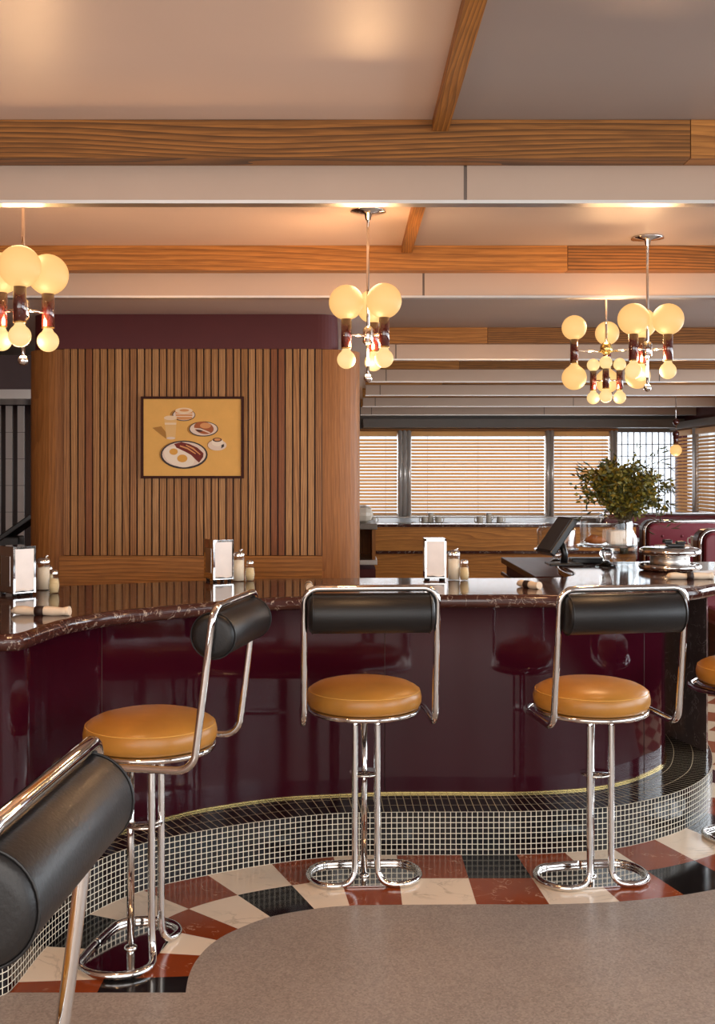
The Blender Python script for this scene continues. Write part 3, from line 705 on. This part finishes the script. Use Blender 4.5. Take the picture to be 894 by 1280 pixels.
for a in (195, 75, -45):
    a = math.radians(a); x, y = 0.155*math.cos(a), 0.155*math.sin(a)
    m = MB(); m.tube([(0, 0, 2.03), (x*0.95, y*0.95, 2.03)], 0.004, 8); m.build('arm', M['chrome'], t)
    lampholder(t, x, y, 1.975, 2.08, 0.0175, 0.054, 0.029, True, 0.054)
for a in (135, 255, 15):
    a = math.radians(a); x, y = 0.066*math.cos(a), 0.066*math.sin(a)
    m = MB(); m.tube([(0, 0, 1.905), (x*0.95, y*0.95, 1.905)], 0.0035, 8); m.build('arm', M['chrome'], t)
    lampholder(t, x, y, 1.862, 1.95, 0.0145, 0.028, 0.028, False)
lamp_light(t, 2.17, 5.0); lamp_light(t, 1.80, 10.0)
t = thing('pendant_lamp', 'small single globe pendant hanging near the far right corner', 'pendant lamp', (3.03, 10.0, 0))
m = MB(); m.tube([(0, 0, 2.32), (0, 0, 1.84)], 0.004, 8); m.lathe([(0, ZP-0.001), (0.05, ZP-0.001), (0.05, ZP-0.01), (0, ZP-0.015)], n=20); m.build('stem', M['chrome'], t)
m = MB(); m.ball((0, 0, 1.96), 0.03, 16, 10); m.ball((0, 0, 1.85), 0.032, 16, 10); m.build('hub', M['brown_cup'], t)
m = MB(); m.lathe([(0, 1.75), (0.024, 1.75), (0.024, 1.85), (0, 1.85)], n=16); m.build('lamp_holder', M['brown_cup'], t)
m = MB(); m.ball((0, 0, 1.70), 0.054, 24, 14); m.build('globe_bulb', M['globe'], t)
lamp_light(t, 1.58, 7.0)

# ------------------------------------------------------------------ painting
YPT = YW-0.05
px0, px1 = P(176, 0, YPT)[0], P(304.5, 0, YPT)[0]; pz1, pz0 = P(0, 495.5, YPT)[2], P(0, 598, YPT)[2]
pt = thing('painting', 'framed painting of a diner breakfast on an ochre ground', 'painting', ((px0+px1)/2, YPT, 0))
hw = (px1-px0)/2
m = MB(); fw = 0.013
m.box(-hw, -hw+fw, 0, 0.026, pz0, pz1); m.box(hw-fw, hw, 0, 0.026, pz0, pz1); m.box(-hw+fw, hw-fw, 0, 0.026, pz0, pz0+fw); m.box(-hw+fw, hw-fw, 0, 0.026, pz1-fw, pz1)
m.build('frame', plain('dark_walnut_frame', srgb(58, 24, 16), 0.6, 0.0, Specular_IOR_Level=0.2), pt)
PC = [soft('ochre_paint', srgb(226, 172, 90), 0.7, 0.06, 12), plain('plate_rim_paint', srgb(56, 46, 46), 0.7), plain('plate_paint', srgb(226, 204, 186), 0.7), plain('egg_white_paint', srgb(238, 222, 202), 0.7),
      plain('yolk_paint', srgb(220, 160, 70), 0.7), soft('bacon_paint', srgb(112, 32, 22), 0.7, 0.35, 60), plain('pancake_paint', srgb(214, 148, 92), 0.7), plain('hash_paint', srgb(166, 88, 46), 0.7),
      plain('glass_paint', srgb(226, 182, 118), 0.7), plain('shade_paint', srgb(172, 120, 52), 0.7), plain('coffee_paint', srgb(80, 44, 30), 0.7), plain('ochre_pale_paint', srgb(234, 206, 170), 0.7)]
m = MB(); m.mi = 0; m.box(-hw+fw, hw-fw, 0.008, 0.018, pz0+fw, pz1-fw)
layer = [0]
def fl_poly(pts, mi):
    layer[0] += 1; yy = 0.0079-0.00008*layer[0]
    m.mi = mi; m._f([m.bm.verts.new((x, yy, z)) for x, z in pts])
S_ = (px1-px0)/128.5     # metres per photo pixel
def pp(zx, zy):           # coordinates of the zoomed detail (150,480)-(330,620) shown at 894 px
    return ((150+zx*180/894-240.25)*S_, pz1-(480+zy*180/894-495.5)*S_)
def ell(cx, cy, rx, ry, mi, rot=0.0, n=28):
    c = pp(cx, cy); k = 180/894*S_
    fl_poly([(c[0]+k*(rx*math.cos(q)*math.cos(rot)-ry*math.sin(q)*math.sin(rot)), c[1]+k*(rx*math.cos(q)*math.sin(rot)+ry*math.sin(q)*math.cos(rot))) for q in [-2*PI*j/n for j in range(n)]], mi)
def pg(pts, mi): fl_poly([pp(*p) for p in pts], mi)
ell(375, 190, 66, 36, 9); ell(395, 192, 72, 38, 1); ell(396, 191, 67, 34, 2)
pg([(342, 165), (450, 165), (447, 212), (346, 214)], 6); ell(396, 165, 54, 18, 11); ell(396, 212, 50, 10, 6); ell(398, 163, 30, 8, 6)
pg([(345, 183), (449, 183), (449, 187), (345, 187)], 3); pg([(345, 199), (449, 199), (449, 203), (345, 203)], 3)
pg([(200, 272), (255, 262), (285, 300), (286, 340), (240, 305)], 9)
pg([(272, 208), (352, 208), (342, 338), (288, 338)], 8); ell(312, 210, 40, 14, 11); ell(315, 336, 27, 8, 2); pg([(276, 240), (349, 240), (348, 252), (277, 252)], 11)
ell(505, 280, 90, 46, 9); ell(518, 279, 91, 47, 1); ell(518, 278, 85, 42, 2); ell(520, 272, 62, 38, 7, -0.2); ell(530, 258, 34, 18, 6); ell(495, 285, 22, 12, 10)
pg([(440, 270), (500, 276), (560, 300), (556, 306), (498, 284), (440, 277)], 2)
ell(590, 378, 50, 34, 9); ell(603, 380, 58, 33, 2); ell(604, 360, 36, 26, 3); ell(603, 346, 29, 13, 10); ell(604, 345, 20, 8, 6); pg([(630, 378), (645, 372), (646, 388), (628, 400)], 1)
ell(384, 436, 142, 84, 9); ell(397, 439, 147, 88, 1); ell(397, 437, 136, 78, 2); ell(368, 452, 98, 60, 3, -0.35); ell(312, 425, 40, 36, 3); ell(332, 420, 26, 20, 4); ell(386, 462, 32, 24, 4)
pg([(335, 372), (380, 360), (430, 372), (480, 395), (518, 430), (515, 455), (490, 488), (470, 470), (440, 440), (400, 418), (350, 395)], 5)
pg([(372, 380), (420, 395), (470, 430), (468, 436), (416, 404), (370, 388)], 6); pg([(410, 376), (455, 396), (500, 436), (496, 440), (450, 404), (408, 382)], 6)
m.build('canvas', PC, pt, recalc=False)

# ------------------------------------------------------------------ things on the counter
ZC = 1.0
def napkin_box(label, x, y, rz, w=0.098, d=0.125, h=0.192):
    t = thing('napkin_dispenser', label, 'napkin dispenser', (x, y, ZC), rz, 'napkin dispensers on the counter')
    m = MB(); m.box(-w/2, -w/2+0.003, -d/2, d/2, 0.012, h); m.box(w/2-0.003, w/2, -d/2, d/2, 0.012, h); m.box(-w/2, w/2, -d/2, d/2, h-0.004, h, bev=0.0015); m.box(-w/2, w/2, -d/2, d/2, 0.012, 0.016)
    m.box(-w/2, -w/2+0.008, -d/2-0.003, -d/2, 0.012, h); m.box(w/2-0.008, w/2, -d/2-0.003, -d/2, 0.012, h); m.box(-w/2, w/2, -d/2-0.003, -d/2, h-0.01, h); m.box(-w/2+0.003, w/2-0.003, d/2-0.003, d/2, 0.012, h)
    m.build('case', M['chrome'], t)
    for sx in (-1, 1): m = MB(); m.box(sx*0.5*w-0.001, sx*0.5*w+0.001, -d*0.3, d*0.3, 0.04, h-0.04); m.build('side_recess', M['steel'], t)
    m = MB(); m.box(-w/2+0.006, w/2-0.006, -d/2-0.0015, d/2-0.01, 0.022, h-0.008, bev=0.002)
    m.tube([(-w/2+0.01, -d/2-0.002, 0.022), (-0.01, -d/2-0.006, 0.026), (0.012, -d/2-0.003, 0.020), (w/2-0.01, -d/2-0.006, 0.027)], 0.004, 6)
    m.build('napkin_stack', M['napkin'], t)
    for sx in (-1, 1):
        for sy in (-1, 1):
            m = MB(); m.lathe([(0, 0), (0.009, 0), (0.010, 0.012), (0, 0.012)], (sx*(w/2-0.014), sy*(d/2-0.016), 0), 12); m.build('foot', M['black_pl'], t)
    return t
napkin_box('chrome napkin dispenser at the left edge showing its mirrored side', -1.342, 4.43, 0.78, h=0.2)
napkin_box('chrome napkin dispenser in front of the oak slat wall below the painting', -0.587, 5.0, 0.47)
napkin_box('chrome napkin dispenser in front of the window blinds', 0.41, 5.06, 0.0)
def pourer(label, x, y):
    t = thing('sugar_pourer', label, 'sugar pourer', (x, y, ZC), 0, 'sugar pourers')
    m = MB(); m.lathe([(0.0, 0.004), (0.026, 0.004), (0.026, 0.095), (0, 0.10)], n=20); m.build('sugar', M['sugar'], t)
    m = MB(); m.lathe([(0, 0), (0.028, 0), (0.0295, 0.008), (0.0285, 0.11), (0.026, 0.118)], n=24); m.build('jar', M['glass'], t)
    m = MB(); m.lathe([(0.0285, 0.116), (0.0285, 0.126), (0.024, 0.134), (0.012, 0.138), (0, 0.139)], n=24); m.tube([(0.006, 0, 0.136), (0.018, 0, 0.148)], 0.005, 8); m.build('lid', M['chrome'], t)
def shaker(label, x, y):
    t = thing('salt_shaker', label, 'salt shaker', (x, y, ZC), 0, 'ribbed shakers')
    pr = [(0, 0.003)]
    base = [(0.019, 0.0), (0.0225, 0.012), (0.024, 0.03), (0.0235, 0.045), (0.020, 0.06), (0.0165, 0.074), (0.0165, 0.082)]
    for i in range(28):
        q = i/27*(len(base)-1); j = min(int(q), len(base)-2); f = q-j
        r_ = base[j][0]*(1-f)+base[j+1][0]*f; z_ = base[j][1]*(1-f)+base[j+1][1]*f
        pr.append((r_+0.0012*math.sin(i*PI), z_) if False else (r_+(0.0014 if i % 3 == 1 else -0.0008), z_))
    m = MB(); m.lathe([(0, 0.004), (0.017, 0.004), (0.0215, 0.03), (0.018, 0.058), (0, 0.062)], n=18); m.build('salt', M['pepper'], t)
    m = MB(); m.lathe(pr, n=24); m.build('jar', M['glass'], t)
    m = MB(); m.lathe([(0.0175, 0.080), (0.0175, 0.09), (0.013, 0.096), (0, 0.098)], n=20); m.build('cap', M['chrome'], t)
def at(px, py): Y = 0.5*F/(py-VY); return ((px-VX)*Y/F, Y)
for px, py, lab in ((54.5, 737.5, 'sugar pourer beside the left edge napkin dispenser'), (298, 726.5, 'sugar pourer beside the middle napkin dispenser on the slat wall side'), (567.5, 725, 'sugar pourer beside the napkin dispenser in front of the blinds')):
    pourer(lab, *at(px, py))
for px, py, lab in ((60.5, 734.5, 'ribbed shaker at the left, farther of the two by the sugar pourer'), (67.5, 741.5, 'ribbed shaker at the left, nearer of the two by the sugar pourer'), (312.5, 726, 'ribbed shaker below the painting, right of the sugar pourer'), (580.5, 725.5, 'ribbed shaker in front of the blinds, right of the sugar pourer')):
    shaker(lab, *at(px, py))

def roll(label, x, y, rz, L=0.2, r=0.015):
    t = thing('napkin_roll', label, 'rolled napkin', (x, y, ZC), rz, 'rolled napkins with cutlery')
    m = MB(); pts = []; rs = []
    for i in range(15):
        q = i/14; pts.append((-L/2+L*q, 0.002*math.sin(q*9), r*(1.0+0.08*math.sin(q*13)))); rs.append(r*(1.0+0.12*math.sin(q*11)-0.25*max(0, 0.2-q)*3))
    m.tube(pts, rs, 14)
    m.tube([(L/2-0.012, 0.004, r*0.9), (L/2+0.012, 0.003, r*1.1)], [r*0.95, r*1.12], 10); m.tube([(-L/2+0.01, 0, r*1.05), (-L/2-0.008, 0, r*0.8)], [r*0.8, r*0.45], 10)
    m.build('napkin', M['linen'], t)
    m = MB(); m.lathe([(r*1.13, -0.016), (r*1.17, -0.016), (r*1.17, 0.016), (r*1.13, 0.016)], (0.0, 0, r), 16, 'x'); m.build('paper_band', M['band'], t)
roll('rolled napkin with brown band lying on the counter at left', *at(50, 769), -0.12, 0.19)
roll('rolled napkin lying between the blinds dispenser and the right stool', *at(660, 735), -1.0, 0.115)
roll('rolled napkin end peeking out behind the middle stool back', *at(386, 737), -1.5, 0.15)
roll('rolled napkin with brown band beside the chrome tray stack', *at(862, 724), 0.03, 0.2)

def cake_stand(label, x, y, z, R, hst, Rd, hd, kind):
    t = thing('cake_stand', label, 'cake stand', (x, y, z))
    m = MB(); m.lathe([(0, 0), (0.06, 0.0), (0.058, 0.006), (0.028, 0.016), (0.016, 0.03), (0.02, hst*0.38), (0.032, hst*0.55), (0.036, hst*0.68), (0.03, hst*0.82), (0.016, hst*0.92), (0.03, hst*0.97), (R-0.005, hst), (R, hst+0.006), (R-0.004, hst+0.01), (0, hst+0.006)], n=36); m.build('stand', M['solid_glass'], t)
    m = MB(); pr = [(Rd, hst+0.012), (Rd, hst+hd*0.80)] + [(Rd-0.035+0.035*math.cos(q), hst+hd*0.80+0.03*math.sin(q)) for q in [PI/2*k/5 for k in range(1, 6)]] + [(Rd*0.45, hst+hd*0.98), (0.012, hst+hd)]
    m.lathe(pr + [(r-0.003 if r > 0.02 else r*0.5, z-0.003) for r, z in reversed(pr)], n=40)
    d_ = m.build('dome', M['glass'], t)
    m = MB(); m.ball((0, 0, hst+hd+0.018), 0.018, 16, 10); m.build('knob', M['solid_glass'], d_)
    m = MB(); m.tube([(Rd*math.cos(q), Rd*math.sin(q), hst+0.012) for q in [2*PI*k/40 for k in range(40)]], 0.003, 6, closed=True); m.build('dome_rim', M['glass'], t)
    if kind:
        c = tag(MB().box(-0.055, 0.055, -0.05, 0.05, 0, 0.075, bev=0.012).build('cake', soft('white_frosting', srgb(234, 220, 204), 0.6, 0.05, 20, 0.2), loc=(x+0.06, y-0.02, z+hst+0.011)), 'white frosted cake under the nearer glass dome', 'cake')
    for k in range(2 if kind else 4):
        a = 2.2+k*0.9; m = MB(); pr_ = 0.05 if kind else 0.078; cx, cy = x-(0.06 if kind else 0)+pr_*math.cos(a*2)*(0.0 if kind else 1), y+(0.05*(2*k-1) if kind else pr_*math.sin(a*2))
        m.tube(spline([(-0.045, 0.012, 0.016), (-0.025, -0.004, 0.022), (0, -0.008, 0.026), (0.025, -0.004, 0.022), (0.045, 0.012, 0.016)], 4), [0.006+0.016*math.sin(PI*i/16) for i in range(17)], 10)
        o = m.build('pastry', soft('baked_crust', srgb(172, 104, 52), 0.55, 0.25, 30, 0.2), loc=(cx, cy, z+hst+0.012), rot=(0, 0, (0.5*k if kind else a*2+PI/2)))
        tag(o, 'golden brown pastry under the nearer glass dome' if kind else 'brown pastry under the farther glass dome', 'pastry', 'pastries under the nearer dome' if kind else 'pastries under the farther dome')
cake_stand('nearer glass cake stand with tall dome before the leafy bouquet', 1.372, 5.74, ZC, 0.155, 0.108, 0.137, 0.155, True)
cake_stand('farther glass cake stand with low dome behind the order screen', 1.39, 7.2, 0.90, 0.148, 0.085, 0.128, 0.155, False)

t = thing('tray_stack', 'polished chrome two-tier rounded dish stack on the counter at right', 'dish stack', (1.645, 5.53, ZC))
def dishp(z, R): return [(0, z), (R-0.03, z), (R-0.008, z+0.007), (R, z+0.02), (R-0.004, z+0.032), (R-0.02, z+0.04), (R-0.06, z+0.042), (0, z+0.042)]
m = MB(); m.lathe(dishp(0.0, 0.157), n=44); m.build('lower_dish', M['chrome'], t)
m = MB(); m.lathe([(0.10, 0.042), (0.098, 0.05), (0.098, 0.072), (0.104, 0.078)], n=36); m.build('collar', M['steel'], t)
m = MB(); m.lathe(dishp(0.076, 0.155), n=44); m.build('upper_dish', M['chrome'], t)
b = MB(); b.box(-0.045, 0.045, -0.02, 0.02, 0, 0.018, bev=0.005); b.box(-0.06, -0.02, -0.025, 0.025, 0.018, 0.038, bev=0.006); b.box(0.005, 0.05, -0.02, 0.02, 0.016, 0.03, bev=0.004)
tag(b.build('tongs_holder', M['black_pl'], loc=(1.675, 5.54, ZC+0.1185)), 'small dark metal gadget lying on top of the chrome dish stack', 'gadget')

# order screen
t = thing('order_screen', 'black tilted order screen on a stand on the inner counter edge', 'screen', (1.13, 5.84, ZC))
mt = Matrix.Translation((0.0, 0, 0.155)) @ Matrix.Rotation(math.radians(12), 4, 'Z') @ Matrix.Rotation(math.radians(36), 4, 'Y')
m = MB(); m.box(-0.02, 0.016, -0.10, 0.10, -0.115, 0.115, mt, bev=0.006); m.build('casing', M['black_pl'], t)
m = MB(); m.box(-0.0225, -0.0203, -0.09, 0.09, -0.10, 0.10, mt); m.build('display', M['screen'], t)
m = MB(); m.tube([(0.02, 0.0, 0.13), (0.045, 0.01, 0.06), (0.04, 0.01, 0.012)], [0.016, 0.018, 0.02], 10); m.build('neck', M['black_pl'], t)
m = MB(); m.box(-0.05, 0.13, -0.07, 0.09, 0.0, 0.014, bev=0.005); m.build('foot', M['black_pl'], t)
b = MB(); b.box(-0.10, 0.10, -0.05, 0.05, 0, 0.03, bev=0.006); tag(b.build('receipt_printer', M['black_pl'], loc=(1.33, 5.98, ZC)), 'flat black device beside the order screen behind the dome', 'device')
b = MB(); b.box(-0.13, 0.13, -0.09, 0.09, 0, 0.002); tag(b.build('menu', M['napkin'], loc=(1.87, 5.42, ZC), rot=(0, 0, 0.5)), 'white menu sheet lying on the counter at the right edge', 'menu')
b = MB(); b.box(-0.09, 0.09, -0.06, 0.06, 0, 0.008, bev=0.003); tag(b.build('menu', M['napkin'], loc=(1.74, 5.87, ZC), rot=(0, 0, -0.3)), 'stacked white menus behind the chrome dish stack', 'menu')

# bouquet
VXp, VYp = 1.53, 5.99
t = thing('vase_bouquet', 'bushy olive green leafy bouquet in a glass vase behind the dome', 'bouquet', (VXp, VYp, ZC))
m = MB(); m.lathe([(0, 0.0), (0.06, 0.0), (0.075, 0.05), (0.07, 0.14), (0.045, 0.19), (0.05, 0.22), (0.046, 0.22), (0.041, 0.19), (0.066, 0.14), (0.07, 0.05), (0, 0.006)], n=30); m.build('vase', M['glass'], t)
stems = MB(); leaves = MB(); berries = MB()
rng = random.Random(4)
def leaf(mb, p, d, L, wd):
    d = d.normalized(); s = d.cross(Vector((rng.uniform(-1, 1), rng.uniform(-1, 1), rng.uniform(-1, 1)))).normalized(); nn = d.cross(s)
    a = p; b_ = p+d*L*0.45+s*wd/2+nn*L*0.05; c = p+d*L; e = p+d*L*0.45-s*wd/2+nn*L*0.05; mid = p+d*L*0.5-nn*L*0.03
    va, vb, vc, ve, vm = [mb.bm.verts.new(q) for q in (a, b_, c, e, mid)]
    for f in ((va, vb, vm), (vb, vc, vm), (vc, ve, vm), (ve, va, vm)): mb._f(f, True)
for i in range(66):
    a = rng.uniform(0, 2*PI); rad = 0.225*math.sqrt(rng.uniform(0.01, 1.0)); zt = 0.31+rng.uniform(0.04, 0.32)*(1-0.5*(rad/0.225)**2)
    zt -= 0.05*max(0.0, math.cos(a))*rng.random(); rad *= rng.uniform(0.75, 1.12); tip = Vector((rad*math.cos(a)*1.05, rad*math.sin(a)*0.8, zt)); base = Vector((0.02*math.cos(a), 0.02*math.sin(a), 0.05))
    c = spline([base, Vector((0.03*math.cos(a), 0.03*math.sin(a), 0.22)), tip*0.6+Vector((0, 0, 0.16)), tip], 5)
    stems.tube(c, 0.0022, 5)
    for p in c[7:]:
        for k in range(9):
            d = Vector((rng.gauss(0, 1), rng.gauss(0, 1), rng.gauss(0.3, 0.8)))
            off = Vector((rng.gauss(0, 0.02), rng.gauss(0, 0.02), rng.gauss(0, 0.02)))
            leaves.mi = rng.choice([0, 0, 1, 2]); leaf(leaves, p+off, d, rng.uniform(0.02, 0.042), rng.uniform(0.013, 0.024))
for i in range(48):     # long narrow outer leaves
    a = rng.uniform(0, 2*PI); rr = rng.uniform(0.16, 0.245); p = Vector((rr*math.cos(a), rr*math.sin(a)*0.8, rng.uniform(0.33, 0.64)-0.14*(rr > 0.2)))
    q = Vector((math.cos(a), math.sin(a), rng.uniform(-0.6, 0.9))); stems.tube([p*0.6+Vector((0, 0, 0.12)), p], 0.0014, 4)
    for k in range(3): leaves.mi = 1; leaf(leaves, p+q*0.02*k, q+Vector((rng.gauss(0, 0.5), rng.gauss(0, 0.5), rng.gauss(0, 0.5))), rng.uniform(0.045, 0.065), 0.011)
stems.build('stems', soft('plant_stem', srgb(74, 62, 30), 0.7), t)
LM = [soft('olive_leaf', srgb(112, 106, 36), 0.55, 0.25, 40), soft('dark_olive_leaf', srgb(66, 70, 34), 0.5, 0.2, 40), soft('golden_leaf', srgb(138, 118, 40), 0.55, 0.2, 40)]
lf = leaves.build('foliage', LM, t, recalc=False)
m = MB(); c = Vector((-0.115, -0.06, 0.47))
for i in range(40):
    d = Vector((rng.gauss(0, 1), rng.gauss(0, 1), rng.gauss(0, 1))).normalized(); leaf(m, c+d*0.006, d, 0.022, 0.012)
m.build('flower', soft('marigold_petals', srgb(196, 130, 24), 0.6, 0.15, 40), t, recalc=False)

# till glimpsed at the far left
t = thing('till', 'dark till screen and counter gear behind the left napkin dispenser', 'till', (-1.98, 6.3, 0))
m = MB(); m.box(-0.35, 0.26, -0.1, 0.5, 0.0, 0.98); m.build('cabinet', M['tile_dark'], t)
mt = Matrix.Translation((0.05, 0.05, 1.16)) @ Matrix.Rotation(math.radians(-35), 4, 'Y')
m = MB(); m.box(-0.16, 0.16, -0.12, 0.12, -0.015, 0.015, mt, bev=0.006); m.build('screen', M['black_pl'], t)
m = MB(); m.box(-0.02, 0.10, -0.06, 0.06, 0.98, 1.13, bev=0.01); m.build('stand', M['black_pl'], t)
